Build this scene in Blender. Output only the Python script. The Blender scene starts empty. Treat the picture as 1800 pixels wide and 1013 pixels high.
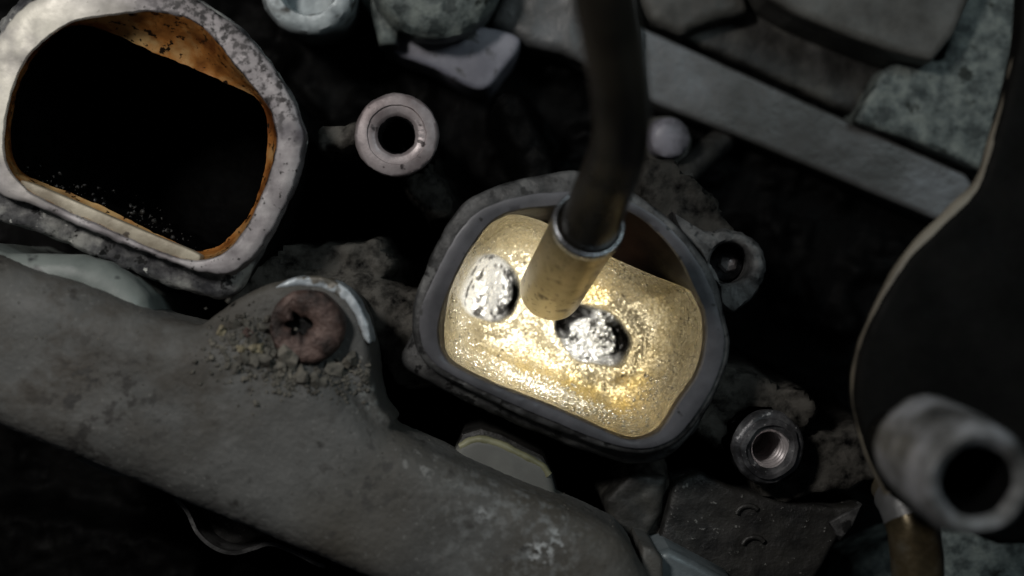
import bpy, bmesh, math, random
from mathutils import Vector, Matrix, noise
from mathutils.bvhtree import BVHTree
random.seed(7)
MM = 0.001
H = 240.0            # camera height above the flange plane, mm
scene = bpy.context.scene
C = scene.collection

# ---------------------------------------------------------------- camera
cam = bpy.data.cameras.new('camera'); co = bpy.data.objects.new('camera', cam); C.objects.link(co)
co.location = (0, 0, H * MM)
cam.sensor_width = 36.0; cam.lens = 36.0 * H / 180.0
cam.clip_start = 0.002; cam.clip_end = 5.0
cam.dof.use_dof = True; cam.dof.focus_distance = (H + 13) * MM; cam.dof.aperture_fstop = 8.5
scene.camera = co

# ---------------------------------------------------------------- world and lamps
w = bpy.data.worlds.new('World'); scene.world = w; w.use_nodes = True
bg = w.node_tree.nodes['Background']; bg.inputs[0].default_value = (0.75, 0.85, 1.0, 1); bg.inputs[1].default_value = 0.012

def area(name, loc, target, size, watts, col):
    l = bpy.data.lights.new(name, 'AREA'); l.shape = 'DISK'; l.size = size * MM; l.energy = watts; l.color = col
    o = bpy.data.objects.new(name, l); C.objects.link(o)
    o.location = Vector(loc) * MM
    o.rotation_euler = (Vector(target) - Vector(loc)).to_track_quat('-Z', 'Y').to_euler()
    return o
area('work_light', (-170, 150, 300), (-20, 5, 0), 60, 0.62, (1.0, 0.96, 0.92))
area('shop_light', (190, 170, 330), (40, 10, 0), 140, 0.27, (0.80, 0.95, 1.0))

vs = scene.view_settings
vs.view_transform = 'Standard'; vs.look = 'None'; vs.exposure = 0.0; vs.gamma = 1.0; vs.use_curve_mapping = False
scene.render.engine = 'CYCLES'
scene.cycles.max_bounces = 8

# ---------------------------------------------------------------- helpers
def W(px, py, z=0.0):
    """point (mm) that stands at depth z and is seen at photo position px, py"""
    k = 0.1 * (H - z) / H
    return Vector(((px - 900) * k, -(py - 506.5) * k, z))

def tagit(o, label=None, cat=None, group=None, kind=None):
    if label: o['label'] = label
    if cat: o['category'] = cat
    if group: o['group'] = group
    if kind: o['kind'] = kind
    return o

def empty(name, loc):
    e = bpy.data.objects.new(name, None); C.objects.link(e)
    e.location = Vector(loc) * MM; e.empty_display_size = 0.002
    return e

def mesh(name, verts, faces, mat, parent=None, smooth=True, angle=None):
    me = bpy.data.meshes.new(name)
    me.from_pydata([tuple(Vector(v) * MM) for v in verts], [], faces)
    bm = bmesh.new(); bm.from_mesh(me); bmesh.ops.recalc_face_normals(bm, faces=bm.faces[:]); bm.to_mesh(me); bm.free()
    if mat: me.materials.append(mat)
    if smooth:
        me.shade_smooth()
        if angle: me.set_sharp_from_angle(angle=math.radians(angle))
    o = bpy.data.objects.new(name, me); C.objects.link(o)
    adopt(o, parent)
    return o

def adopt(o, parent):
    if parent:
        o.parent = parent
        if parent.type == 'EMPTY': o.matrix_parent_inverse = Matrix.Translation(-parent.location)   # meshes keep world coordinates

def smooth_closed(pts, sub=6):
    n = len(pts); out = []
    for i in range(n):
        p0, p1, p2, p3 = [Vector(pts[(i + k - 1) % n]) for k in range(4)]
        for s in range(sub):
            t = s / sub
            out.append(0.5 * ((2 * p1) + (p2 - p0) * t + (2 * p0 - 5 * p1 + 4 * p2 - p3) * t * t + (3 * p1 - p0 - 3 * p2 + p3) * t ** 3))
    return out

def smooth_open(pts, sub=8):
    n = len(pts); out = []
    P = [Vector(p) for p in pts]; P = [2 * P[0] - P[1]] + P + [2 * P[-1] - P[-2]]
    for i in range(1, n):
        p0, p1, p2, p3 = P[i - 1:i + 3]
        for s in range(sub):
            t = s / sub
            out.append(0.5 * ((2 * p1) + (p2 - p0) * t + (2 * p0 - 5 * p1 + 4 * p2 - p3) * t * t + (3 * p1 - p0 - 3 * p2 + p3) * t ** 3))
    out.append(P[n])
    return out

def polar(px_pts, z, centre, N):
    """outline seen in the photo -> N radii (mm) round centre (mm) at depth z"""
    pts = [W(p[0], p[1], z) for p in smooth_closed([(a, b) for a, b in px_pts], 8)]
    P = [(p.x - centre.x, p.y - centre.y) for p in pts]
    out = []
    n = len(P)
    for k in range(N):
        th = 2 * math.pi * k / N; c, s = math.cos(th), math.sin(th); best = 0
        for i in range(n):
            x1, y1 = P[i]; x2, y2 = P[(i + 1) % n]
            a1 = -s * x1 + c * y1; a2 = -s * x2 + c * y2
            if (a1 <= 0 < a2) or (a2 <= 0 < a1):
                t = a1 / (a1 - a2); r = c * (x1 + t * (x2 - x1)) + s * (y1 + t * (y2 - y1))
                if r > best: best = r
        out.append(best)
    for k in range(N):
        if out[k] == 0: out[k] = out[k - 1]
    return out

def ringstack(name, rings, mat, parent=None, cap=False, angle=None, closed=False):
    """rings: lists of N points; quads between neighbours"""
    N = len(rings[0]); v = []; f = []
    for r in rings: v += list(r)
    R = len(rings)
    for i in range(R - 1 + (1 if closed else 0)):
        a = i * N; b = ((i + 1) % R) * N
        for k in range(N):
            k2 = (k + 1) % N
            f.append((a + k, a + k2, b + k2, b + k))
    if cap: f.append(tuple(range((R - 1) * N, R * N)))
    return mesh(name, v, f, mat, parent, True, angle)

def ring(centre, radii, z, jit=0.0, fr=0.5, seed=0.0, zj=0.0):
    N = len(radii); out = []
    for k in range(N):
        th = 2 * math.pi * k / N
        c, s = math.cos(th), math.sin(th); r = radii[k]
        p = Vector((centre.x + r * c, centre.y + r * s, z))
        if jit or zj:
            q = noise.fractal(Vector((p.x * fr + seed, p.y * fr, z * fr)), 1.0, 2.0, 3)
            q2 = noise.fractal(Vector((p.x * fr + seed + 31, p.y * fr, z * fr)), 1.0, 2.0, 3)
            p.x += c * q * jit; p.y += s * q * jit; p.z += q2 * zj
        out.append(p)
    return out

def lathe(name, base, axis, prof, mat, parent=None, N=64, jit=0.0, fr=0.4, cap=False, angle=40, helix=None):
    """prof: (radius, height along axis) in mm from base"""
    ax = Vector(axis).normalized(); q = ax.to_track_quat('Z', 'Y')
    rings = []
    for r, h in prof:
        rr = []
        for k in range(N):
            th = 2 * math.pi * k / N
            R_ = r
            p = Vector((math.cos(th), math.sin(th), 0))
            if jit: R_ += jit * noise.fractal(Vector((p.x * r * fr, p.y * r * fr, h * fr + base[0])), 1.0, 2.0, 3)
            rr.append(Vector(base) + q @ Vector((p.x * R_, p.y * R_, h)))
        rings.append(rr)
    return ringstack(name, rings, mat, parent, cap, angle)

def thread_bore(name, base, axis, r, depth, pitch, amp, mat, parent, N=40):
    ax = Vector(axis).normalized(); q = ax.to_track_quat('Z', 'Y'); rings = []
    steps = int(depth / pitch * 8)
    for i in range(steps + 1):
        h = -depth * i / steps; rr = []
        for k in range(N):
            th = 2 * math.pi * k / N
            ph = (h / pitch + k / N) % 1.0
            R_ = r - amp * (1 - abs(2 * ph - 1)) * min(1, i / 4)
            rr.append(Vector(base) + q @ Vector((math.cos(th) * R_, math.sin(th) * R_, h)))
        rings.append(rr)
    return ringstack(name, rings, mat, parent, True, None)

def tube(name, path, radii, mat, parent=None, N=24, jit=0.0, fr=0.3, caps=True):
    P = [Vector(p) for p in path]; rings = []
    if not isinstance(radii, (list, tuple)): radii = [radii] * len(P)
    up = Vector((0, 0, 1))
    t0 = (P[1] - P[0]).normalized(); u = t0.orthogonal().normalized()
    for i, p in enumerate(P):
        t = (P[min(i + 1, len(P) - 1)] - P[max(i - 1, 0)]).normalized()
        u = (u - t * u.dot(t)).normalized(); v = t.cross(u); rr = []
        for k in range(N):
            th = 2 * math.pi * k / N; d = u * math.cos(th) + v * math.sin(th)
            r = radii[i]
            q = p + d * r
            if jit: q += d * jit * noise.fractal(q * fr, 1.0, 2.0, 3)
            rr.append(q)
        rings.append(rr)
    o = ringstack(name, rings, mat, parent, caps, 60)
    return o

def prism(name, px, ztop, zbot, mat, parent=None, bevel=0.0, seg=3, remesh=0.0, disp=0.0, dsize=4.0, smooth=True, curve=False, tilt=None, fine=None):
    pts = smooth_closed(px, 6) if curve else [Vector(p) for p in px]
    top = [W(p[0], p[1], ztop) for p in pts]
    if tilt:
        for p in top: p.z += tilt(p)
    bm = bmesh.new()
    a = [bm.verts.new(p * MM) for p in top]
    b = [bm.verts.new(Vector((p.x, p.y, zbot)) * MM) for p in top]
    n = len(a)
    bm.faces.new(a); bm.faces.new(list(reversed(b)))
    for i in range(n): bm.faces.new((a[i], b[i], b[(i + 1) % n], a[(i + 1) % n]))
    bmesh.ops.recalc_face_normals(bm, faces=bm.faces[:])
    if bevel:
        top_edges = [e for e in bm.edges if e.verts[0] in set(a) and e.verts[1] in set(a)]
        bmesh.ops.bevel(bm, geom=top_edges, offset=bevel * MM, segments=seg, profile=0.5, affect='EDGES', clamp_overlap=True)
    bmesh.ops.triangulate(bm, faces=bm.faces[:])
    me = bpy.data.meshes.new(name); bm.to_mesh(me); bm.free()
    me.materials.append(mat)
    o = bpy.data.objects.new(name, me); C.objects.link(o); adopt(o, parent)
    if remesh: finish(o, remesh, disp, dsize, fine)
    elif smooth:
        me.shade_smooth(); me.set_sharp_from_angle(angle=math.radians(40))
    return o

TEX = {}
def cloud(size, depth=3):
    key = (size, depth)
    if key not in TEX:
        t = bpy.data.textures.new('cloud', 'CLOUDS'); t.noise_scale = size * MM; t.noise_depth = depth; t.noise_basis = 'ORIGINAL_PERLIN'
        TEX[key] = t
    return TEX[key]

def finish(o, vox, disp, dsize, fine=None, smooth_it=6):
    m = o.modifiers.new('remesh', 'REMESH'); m.mode = 'VOXEL'; m.voxel_size = vox * MM; m.use_smooth_shade = True
    if smooth_it:
        m = o.modifiers.new('smooth', 'SMOOTH'); m.iterations = smooth_it; m.factor = 0.5
    if disp:
        m = o.modifiers.new('lumps', 'DISPLACE'); m.texture = cloud(dsize); m.strength = disp * MM; m.mid_level = 0.5; m.texture_coords = 'GLOBAL'
    if fine:
        m = o.modifiers.new('grain', 'DISPLACE'); m.texture = cloud(fine[1], 2); m.strength = fine[0] * MM; m.mid_level = 0.5; m.texture_coords = 'GLOBAL'

def join_mesh(name, parts, mat, parent=None):
    """parts: (verts mm, faces) lists into one mesh"""
    v = []; f = []
    for pv, pf in parts:
        b = len(v); v += pv; f += [tuple(i + b for i in q) for q in pf]
    me = bpy.data.meshes.new(name); me.from_pydata([tuple(Vector(x) * MM) for x in v], [], f)
    me.materials.append(mat); me.shade_smooth()
    o = bpy.data.objects.new(name, me); C.objects.link(o); adopt(o, parent)
    return o

def ico(sub):
    bm = bmesh.new(); bmesh.ops.create_icosphere(bm, subdivisions=sub, radius=1.0)
    v = [x.co.copy() for x in bm.verts]; f = [tuple(y.index for y in x.verts) for x in bm.faces]; bm.free()
    return v, f
ICO1, ICO2, ICO3 = ico(1), ico(2), ico(3)

def blob(c, r, base=ICO1, jag=0.0, flat=1.0, seed=0.0):
    out = []
    rot = Matrix.Rotation(random.uniform(0, 6.28), 3, Vector((random.uniform(-1, 1), random.uniform(-1, 1), random.uniform(-1, 1) + 1e-3)).normalized())
    for x in base[0]:
        s = 1 + jag * noise.noise(x * 1.3 + Vector((seed, seed * 1.7, 0)))
        q = rot @ Vector((x.x, x.y, x.z * flat)) if jag else Vector((x.x, x.y, x.z * flat))
        out.append(Vector(c) + q * r * s)
    return out, base[1]

# ---------------------------------------------------------------- materials
def M(name, ramp, scale=120, detail=6, rough=(0.5, 0.75), metal=0.0, bump=(600, 0.3, 0.0003), specks=(), dist=0.0, coat=0.0, big=None, spec=0.5, stretch=None, ior=None, attr=None, patches=()):
    m = bpy.data.materials.new(name); m.use_nodes = True
    nt = m.node_tree; nd = nt.nodes; lk = nt.links
    b = nd['Principled BSDF']
    tc = nd.new('ShaderNodeTexCoord'); vec = tc.outputs['Object']
    if stretch:
        mp = nd.new('ShaderNodeMapping'); mp.inputs['Rotation'].default_value = (0, 0, stretch[0]); mp.inputs['Scale'].default_value = stretch[1]
        lk.new(vec, mp.inputs['Vector']); svec = mp.outputs[0]
    else: svec = vec
    def nz(sc, det, dst=0.0, v=None, ro=0.6):
        n = nd.new('ShaderNodeTexNoise'); n.inputs['Scale'].default_value = sc; n.inputs['Detail'].default_value = det
        n.inputs['Distortion'].default_value = dst; n.inputs['Roughness'].default_value = ro
        lk.new(v or vec, n.inputs['Vector']); return n.outputs['Fac']
    f = nz(scale, detail, dist, svec)
    ramp = [(0.5 + (p - 0.5) * 0.6, c_) for p, c_ in ramp]
    r = nd.new('ShaderNodeValToRGB'); e = r.color_ramp.elements
    e[0].position = ramp[0][0]; e[0].color = (*ramp[0][1], 1); e[1].position = ramp[-1][0]; e[1].color = (*ramp[-1][1], 1)
    for p, c in ramp[1:-1]:
        x = e.new(p); x.color = (*c, 1)
    lk.new(f, r.inputs[0]); col = r.outputs[0]
    def mask(sc, lo, hi, det=4, dst=0.0):
        q = nd.new('ShaderNodeMapRange'); q.inputs['From Min'].default_value = lo; q.inputs['From Max'].default_value = hi
        lk.new(nz(sc, det, dst), q.inputs['Value']); return q.outputs[0]
    def mix(fac, a, c):
        x = nd.new('ShaderNodeMix'); x.data_type = 'RGBA'; lk.new(fac, x.inputs['Factor']); lk.new(a, x.inputs['A'])
        if isinstance(c, tuple): x.inputs['B'].default_value = (*c, 1)
        else: lk.new(c, x.inputs['B'])
        return x.outputs['Result']
    if big: col = mix(mask(big[1], big[2], big[3], 3, 0.5), col, big[0])
    if attr:
        at = nd.new('ShaderNodeAttribute'); at.attribute_name = attr[0]
        q = nd.new('ShaderNodeMath'); q.operation = 'MULTIPLY'; lk.new(at.outputs['Fac'], q.inputs[0])
        lk.new(mask(attr[2], attr[3], attr[4], 6), q.inputs[1]) if len(attr) > 2 else None
        if len(attr) <= 2: q.inputs[1].default_value = 1
        col = mix(q.outputs[0], col, attr[1])
    for sp in specks: col = mix(mask(sp[1], .5 + (sp[2] - .5) * .85, .5 + (sp[3] - .5) * .85, 3), col, sp[0])
    for pc, ctr, rad, sc, lo, hi in patches:       # worn or dirty patches at a place of their own
        ds = nd.new('ShaderNodeVectorMath'); ds.operation = 'DISTANCE'; lk.new(vec, ds.inputs[0]); ds.inputs[1].default_value = tuple(Vector(ctr) * MM)
        mr = nd.new('ShaderNodeMapRange'); mr.inputs['From Min'].default_value = rad * MM; mr.inputs['From Max'].default_value = rad * .35 * MM
        lk.new(ds.outputs['Value'], mr.inputs['Value'])
        ml = nd.new('ShaderNodeMath'); ml.operation = 'MULTIPLY'; lk.new(mr.outputs[0], ml.inputs[0]); lk.new(mask(sc, lo, hi, 5), ml.inputs[1])
        col = mix(ml.outputs[0], col, pc)
    lk.new(col, b.inputs['Base Color'])
    rr = nd.new('ShaderNodeMapRange'); rr.inputs['To Min'].default_value = rough[0]; rr.inputs['To Max'].default_value = rough[1]
    rr.inputs['From Min'].default_value = 0.3; rr.inputs['From Max'].default_value = 0.7
    lk.new(nz(scale * 2.3, 4), rr.inputs['Value']); lk.new(rr.outputs[0], b.inputs['Roughness'])
    b.inputs['Metallic'].default_value = metal; b.inputs['Specular IOR Level'].default_value = spec
    b.inputs['Coat Weight'].default_value = coat; b.inputs['Coat Roughness'].default_value = 0.12
    if bump:
        bp = nd.new('ShaderNodeBump'); bp.inputs['Strength'].default_value = bump[1]; bp.inputs['Distance'].default_value = bump[2]
        lk.new(nz(bump[0], 5, 0, svec if stretch else None), bp.inputs['Height']); lk.new(bp.outputs[0], b.inputs['Normal'])
    return m

K = (0.006, 0.006, 0.007)
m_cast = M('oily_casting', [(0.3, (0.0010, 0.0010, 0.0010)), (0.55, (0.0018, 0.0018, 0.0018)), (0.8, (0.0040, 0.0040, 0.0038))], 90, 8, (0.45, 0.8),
           bump=(500, 0.6, 0.0006), attr=('dust', (0.105, 0.099, 0.088), 300, 0.32, 0.56), spec=0.06)
m_oil_shade = M('oil_and_shade', [(0.3, (0.0012, 0.0012, 0.0012)), (0.7, (0.006, 0.006, 0.0058))], 150, 8, (0.4, 0.7), 0.0, bump=(450, 0.7, 0.0006), spec=0.2)
m_rimA = M('machined_aluminium', [(0.3, (0.14, 0.127, 0.13)), (0.5, (0.265, 0.245, 0.25)), (0.7, (0.39, 0.37, 0.37))], 110, 8, (0.45, 0.65), 0.35,
           bump=(900, 0.15, 0.0002), specks=[((0.02, 0.018, 0.016), 900, 0.64, 0.69), ((0.10, 0.09, 0.10), 60, 0.60, 0.72)],
           patches=[((0.66, 0.63, 0.55), W(30, 120, 0), 26, 60, .3, .5), ((0.02, 0.018, 0.018), W(370, 20, 0), 15, 650, .46, .56), ((0.03, 0.026, 0.026), W(490, 140, 0), 14, 650, .49, .58)])
m_stepA = M('scuffed_casting', [(0.3, (0.05, 0.05, 0.055)), (0.5, (0.17, 0.17, 0.17)), (0.72, (0.45, 0.45, 0.42))], 160, 8, (0.45, 0.7), 0.2,
            bump=(500, 0.6, 0.0005), specks=[((0.02, 0.02, 0.02), 300, 0.6, 0.66), ((0.75, 0.75, 0.7), 350, 0.67, 0.71)])
m_orange = M('oil_stained_wall', [(0.3, (0.16, 0.05, 0.012)), (0.48, (0.42, 0.17, 0.04)), (0.7, (0.62, 0.40, 0.17))], 90, 7, (0.3, 0.5), 0.15,
             bump=(500, 0.4, 0.0004), specks=[((0.015, 0.008, 0.004), 650, 0.60, 0.65)], big=((0.10, 0.035, 0.01), 45, 0.55, 0.72))
m_cream = M('cream_lip', [(0.3, (0.24, 0.20, 0.14)), (0.6, (0.46, 0.41, 0.31))], 110, 7, (0.4, 0.6), 0.1, specks=[((0.06, 0.045, 0.03), 330, 0.62, 0.68)])
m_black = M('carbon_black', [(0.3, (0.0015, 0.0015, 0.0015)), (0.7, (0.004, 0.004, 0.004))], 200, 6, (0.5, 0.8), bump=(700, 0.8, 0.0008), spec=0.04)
m_rimB = M('wet_grey_flange', [(0.3, (0.058, 0.058, 0.064)), (0.6, (0.105, 0.105, 0.116))], 60, 6, (0.4, 0.55), 0.2, bump=(700, 0.15, 0.0002),
           specks=[((0.02, 0.02, 0.02), 300, 0.66, 0.72)])
m_edgeB = M('grimy_flange', [(0.3, (0.012, 0.012, 0.012)), (0.55, (0.062, 0.062, 0.062)), (0.8, (0.14, 0.14, 0.137))], 150, 8, (0.45, 0.7), 0.15,
            bump=(450, 0.6, 0.0005), specks=[((0.01, 0.01, 0.01), 330, 0.58, 0.66)])
m_brown = M('brown_varnish_wall', [(0.3, (0.007, 0.0035, 0.002)), (0.7, (0.022, 0.011, 0.006))], 90, 6, (0.5, 0.7), 0.0, bump=(500, 0.4, 0.0004), spec=.12)
m_brass = M('brass', [(0.3, (0.33, 0.27, 0.15)), (0.5, (0.46, 0.39, 0.235)), (0.7, (0.54, 0.48, 0.32))], 60, 6, (0.30, 0.46), 0.85, bump=(900, 0.15, 0.0002),
            specks=[((0.12, 0.09, 0.045), 260, 0.60, 0.72), ((0.16, 0.13, 0.08), 1100, 0.62, 0.70)])
m_steel = M('dull_steel_rim', [(0.3, (0.30, 0.31, 0.33)), (0.7, (0.5, 0.52, 0.54))], 200, 4, (0.2, 0.35), 0.9)
m_hose = M('brown_black_hose', [(0.3, (0.012, 0.0105, 0.008)), (0.7, (0.034, 0.029, 0.021))], 60, 5, (0.24, 0.36), 0.0, bump=(300, 0.2, 0.0003))
m_boss = M('worn_boss_face', [(0.3, (0.20, 0.165, 0.165)), (0.5, (0.31, 0.27, 0.27)), (0.7, (0.42, 0.37, 0.37))], 110, 7, (0.35, 0.55), 0.35,
           bump=(700, 0.25, 0.0003), specks=[((0.05, 0.04, 0.04), 330, 0.64, 0.7)])
m_bore = M('dark_thread', [(0.3, (0.03, 0.03, 0.032)), (0.7, (0.09, 0.09, 0.095))], 300, 4, (0.2, 0.35), 0.9, bump=None)
m_shiny = M('bright_thread', [(0.3, (0.50, 0.46, 0.46)), (0.7, (0.75, 0.70, 0.70))], 300, 4, (0.25, 0.4), 0.45, bump=None)
m_boss2 = M('greasy_boss', [(0.3, (0.03, 0.03, 0.032)), (0.5, (0.09, 0.09, 0.095)), (0.72, (0.2, 0.2, 0.205))], 200, 8, (0.25, 0.5), 0.3, bump=(500, 0.6, 0.0005),
            specks=[((0.4, 0.4, 0.4), 900, 0.69, 0.72)])
m_beam = M('dusty_cast_rail', [(0.3, (0.070, 0.070, 0.066)), (0.5, (0.100, 0.100, 0.095)), (0.72, (0.130, 0.131, 0.125))], 45, 9, (0.55, 0.8), 0.0,
           bump=(1100, 0.5, 0.0004), specks=[((0.035, 0.033, 0.03), 210, 0.64, 0.75), ((0.17, 0.17, 0.16), 1300, 0.66, 0.74)], big=((0.072, 0.066, 0.055), 22, 0.45, 0.62),
           patches=[((0.17, 0.175, 0.17), W(900, 920, 9), 18, 520, .48, .66), ((0.6, 0.62, 0.62), W(948, 968, 9), 3.5, 700, .50, .62), ((0.4, 0.42, 0.42), W(980, 950, 9), 3, 700, .5, .62), ((0.4, 0.42, 0.42), W(850, 905, 9), 2, 700, .45, .6), ((0.060, 0.054, 0.045), W(330, 640, 9), 22, 120, .40, .62), ((0.06, 0.052, 0.042), W(80, 620, 9), 20, 150, .45, .62), ((0.05, 0.048, 0.044), W(640, 800, 9), 14, 380, .55, .62), ((0.035, 0.033, 0.03), W(180, 720, 9), 16, 300, .54, .59), ((0.22, 0.23, 0.22), W(670, 690, 8), 6, 500, .52, .58), ((0.2, 0.2, 0.19), W(740, 810, 9), 6, 600, .56, .62)])
m_pale = M('pale_bare_metal', [(0.3, (0.30, 0.34, 0.37)), (0.6, (0.52, 0.57, 0.60))], 180, 6, (0.3, 0.5), 0.2, specks=[((0.12, 0.11, 0.09), 240, 0.58, 0.66)])
m_rust = M('rusty_bolt', [(0.3, (0.028, 0.019, 0.016)), (0.5, (0.078, 0.048, 0.040)), (0.72, (0.17, 0.115, 0.098))], 230, 8, (0.4, 0.65), 0.25, bump=(700, 0.9, 0.0007))
m_dirt = M('dry_dirt', [(0.3, (0.05, 0.045, 0.036)), (0.5, (0.10, 0.095, 0.08)), (0.72, (0.18, 0.165, 0.135))], 260, 8, (0.7, 0.9), 0.0, bump=(700, 0.8, 0.0008))
m_crumb = M('tan_crumb', [(0.3, (0.16, 0.13, 0.08)), (0.7, (0.34, 0.30, 0.20))], 260, 6, (0.5, 0.8), 0.0, bump=(700, 0.7, 0.0006))
m_tab = M('grey_tab', [(0.3, (0.11, 0.11, 0.10)), (0.7, (0.18, 0.18, 0.16))], 60, 6, (0.5, 0.7), 0.0, bump=(400, 0.2, 0.0003))
m_yell = M('yellowish_edge', [(0.3, (0.15, 0.145, 0.08)), (0.7, (0.28, 0.27, 0.165))], 130, 6, (0.4, 0.6), 0.0)
m_conn = M('grey_green_plastic', [(0.3, (0.13, 0.15, 0.14)), (0.6, (0.21, 0.235, 0.22))], 55, 6, (0.4, 0.6), 0.0, specks=[((0.045, 0.05, 0.05), 110, 0.64, 0.7)])
m_green = M('grey_green_alloy', [(0.3, (0.04, 0.05, 0.048)), (0.5, (0.115, 0.135, 0.128)), (0.72, (0.20, 0.225, 0.205))], 260, 8, (0.5, 0.75), 0.1,
            bump=(350, 0.7, 0.0008), specks=[((0.02, 0.025, 0.02), 160, 0.62, 0.7)])
m_band = M('grey_alloy_flange', [(0.3, (0.065, 0.065, 0.062)), (0.5, (0.105, 0.105, 0.104)), (0.72, (0.15, 0.155, 0.16))], 50, 8, (0.4, 0.55), 0.3, bump=(350, 0.5, 0.0006))
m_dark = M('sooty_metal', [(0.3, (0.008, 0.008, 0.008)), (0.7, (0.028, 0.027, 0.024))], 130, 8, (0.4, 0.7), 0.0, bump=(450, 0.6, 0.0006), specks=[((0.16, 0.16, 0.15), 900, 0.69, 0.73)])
m_tan = M('tan_grey_rib', [(0.3, (0.05, 0.048, 0.042)), (0.7, (0.12, 0.118, 0.108))], 60, 6, (0.5, 0.7))
m_wall = M('sooty_grey_alloy', [(0.3, (0.010, 0.0095, 0.008)), (0.5, (0.026, 0.025, 0.022)), (0.72, (0.060, 0.058, 0.050))], 130, 8, (0.5, 0.7), 0.1, bump=(350, 0.5, 0.0006))
m_lav = M('lavender_plastic', [(0.3, (0.15, 0.15, 0.18)), (0.7, (0.27, 0.27, 0.31))], 70, 5, (0.4, 0.6), specks=[((0.05, 0.05, 0.05), 170, 0.6, 0.68)])
m_white = M('white_plug', [(0.35, (0.06, 0.058, 0.066)), (0.65, (0.24, 0.232, 0.265))], 90, 5, (0.4, 0.6))
m_silver = M('silver_fitting', [(0.3, (0.22, 0.25, 0.26)), (0.7, (0.5, 0.55, 0.56))], 120, 6, (0.3, 0.5), 0.3, specks=[((0.06, 0.06, 0.055), 130, 0.6, 0.7)])
m_cover = M('black_plastic_cover', [(0.3, (0.0022, 0.0022, 0.002)), (0.7, (0.0055, 0.0053, 0.0048))], 80, 6, (0.6, 0.85), 0.0, bump=(500, 0.2, 0.0003), spec=0.08)
m_edge_light = M('tan_edge_light', [(0.3, (0.07, 0.06, 0.044)), (0.7, (0.20, 0.18, 0.14))], 70, 6, (0.5, 0.7))
m_bush = M('blotchy_grey_bush', [(0.3, (0.03, 0.03, 0.029)), (0.5, (0.11, 0.11, 0.108)), (0.72, (0.27, 0.275, 0.29))], 130, 5, (0.5, 0.7), 0.1)
m_pipe = M('tarnished_pipe', [(0.3, (0.05, 0.04, 0.022)), (0.5, (0.13, 0.10, 0.055)), (0.7, (0.22, 0.20, 0.15))], 90, 6, (0.25, 0.45), 0.7)
m_blue = M('pale_blue_metal', [(0.3, (0.13, 0.155, 0.165)), (0.7, (0.26, 0.295, 0.31))], 120, 5, (0.35, 0.5), 0.2)
m_crust = M('crusted_wet_carbon', [(0.24, (0.03, 0.03, 0.03)), (0.36, (0.45, 0.45, 0.43)), (0.5, (0.92, 0.92, 0.89))], 300, 3, (0.10, 0.22), 0.55, bump=None)
m_drop = M('oil_droplet', [(0.3, (0.40, 0.37, 0.28)), (0.7, (0.85, 0.82, 0.72))], 400, 3, (0.08, 0.18), 0.8, bump=None)

def gold_material():
    m = M('wet_golden_port_floor', [(0.3, (0.27, 0.235, 0.155)), (0.5, (0.38, 0.335, 0.225)), (0.7, (0.47, 0.43, 0.32))], 150, 7, (0.16, 0.34), 0.6,
          bump=(2600, 0.4, 0.0003), attr=('gild_and_reflection', (0.50, 0.37, 0.13), 120, 0.25, 0.6), specks=[((0.05, 0.038, 0.02), 620, 0.66, 0.71)])
    nt = m.node_tree; nd = nt.nodes; lk = nt.links; b = nd['Principled BSDF']
    # pale crusty wall, shade of the pocket walls painted black
    col = b.inputs['Base Color'].links[0].from_socket
    for an, cc in (('crust', (0.33, 0.305, 0.235)), ('silver', (0.72, 0.72, 0.70)), ('soot', (0.02, 0.018, 0.016)), ('pocket_shade', (0.006, 0.005, 0.004))):
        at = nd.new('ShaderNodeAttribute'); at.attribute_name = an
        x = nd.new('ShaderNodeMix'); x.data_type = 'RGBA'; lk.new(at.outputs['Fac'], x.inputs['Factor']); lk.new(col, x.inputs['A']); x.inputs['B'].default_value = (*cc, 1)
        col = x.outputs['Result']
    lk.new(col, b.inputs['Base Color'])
    # glitter: each tiny grain leans its own way
    tc = nd.new('ShaderNodeTexCoord')
    vo = nd.new('ShaderNodeTexVoronoi'); vo.inputs['Scale'].default_value = 3300; lk.new(tc.outputs['Object'], vo.inputs['Vector'])
    su = nd.new('ShaderNodeVectorMath'); su.operation = 'SUBTRACT'; lk.new(vo.outputs['Color'], su.inputs[0]); su.inputs[1].default_value = (.5, .5, .5)
    sc = nd.new('ShaderNodeVectorMath'); sc.operation = 'SCALE'; lk.new(su.outputs[0], sc.inputs[0]); sc.inputs['Scale'].default_value = .6
    bn = b.inputs['Normal'].links[0].from_socket
    ad = nd.new('ShaderNodeVectorMath'); ad.operation = 'ADD'; lk.new(bn, ad.inputs[0]); lk.new(sc.outputs[0], ad.inputs[1])
    no = nd.new('ShaderNodeVectorMath'); no.operation = 'NORMALIZE'; lk.new(ad.outputs[0], no.inputs[0]); lk.new(no.outputs[0], b.inputs['Normal'])
    return m
m_gold = gold_material()

# ---------------------------------------------------------------- the setting: oily casting under everything
def seg_d(x, y, a, b):
    ax, ay = a; bx, by = b; dx, dy = bx - ax, by - ay
    t = max(0, min(1, ((x - ax) * dx + (y - ay) * dy) / (dx * dx + dy * dy + 1e-9)))
    return math.hypot(x - ax - t * dx, y - ay - t * dy)
def sst(t):
    t = max(0.0, min(1.0, t)); return t * t * (3 - 2 * t)
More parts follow.
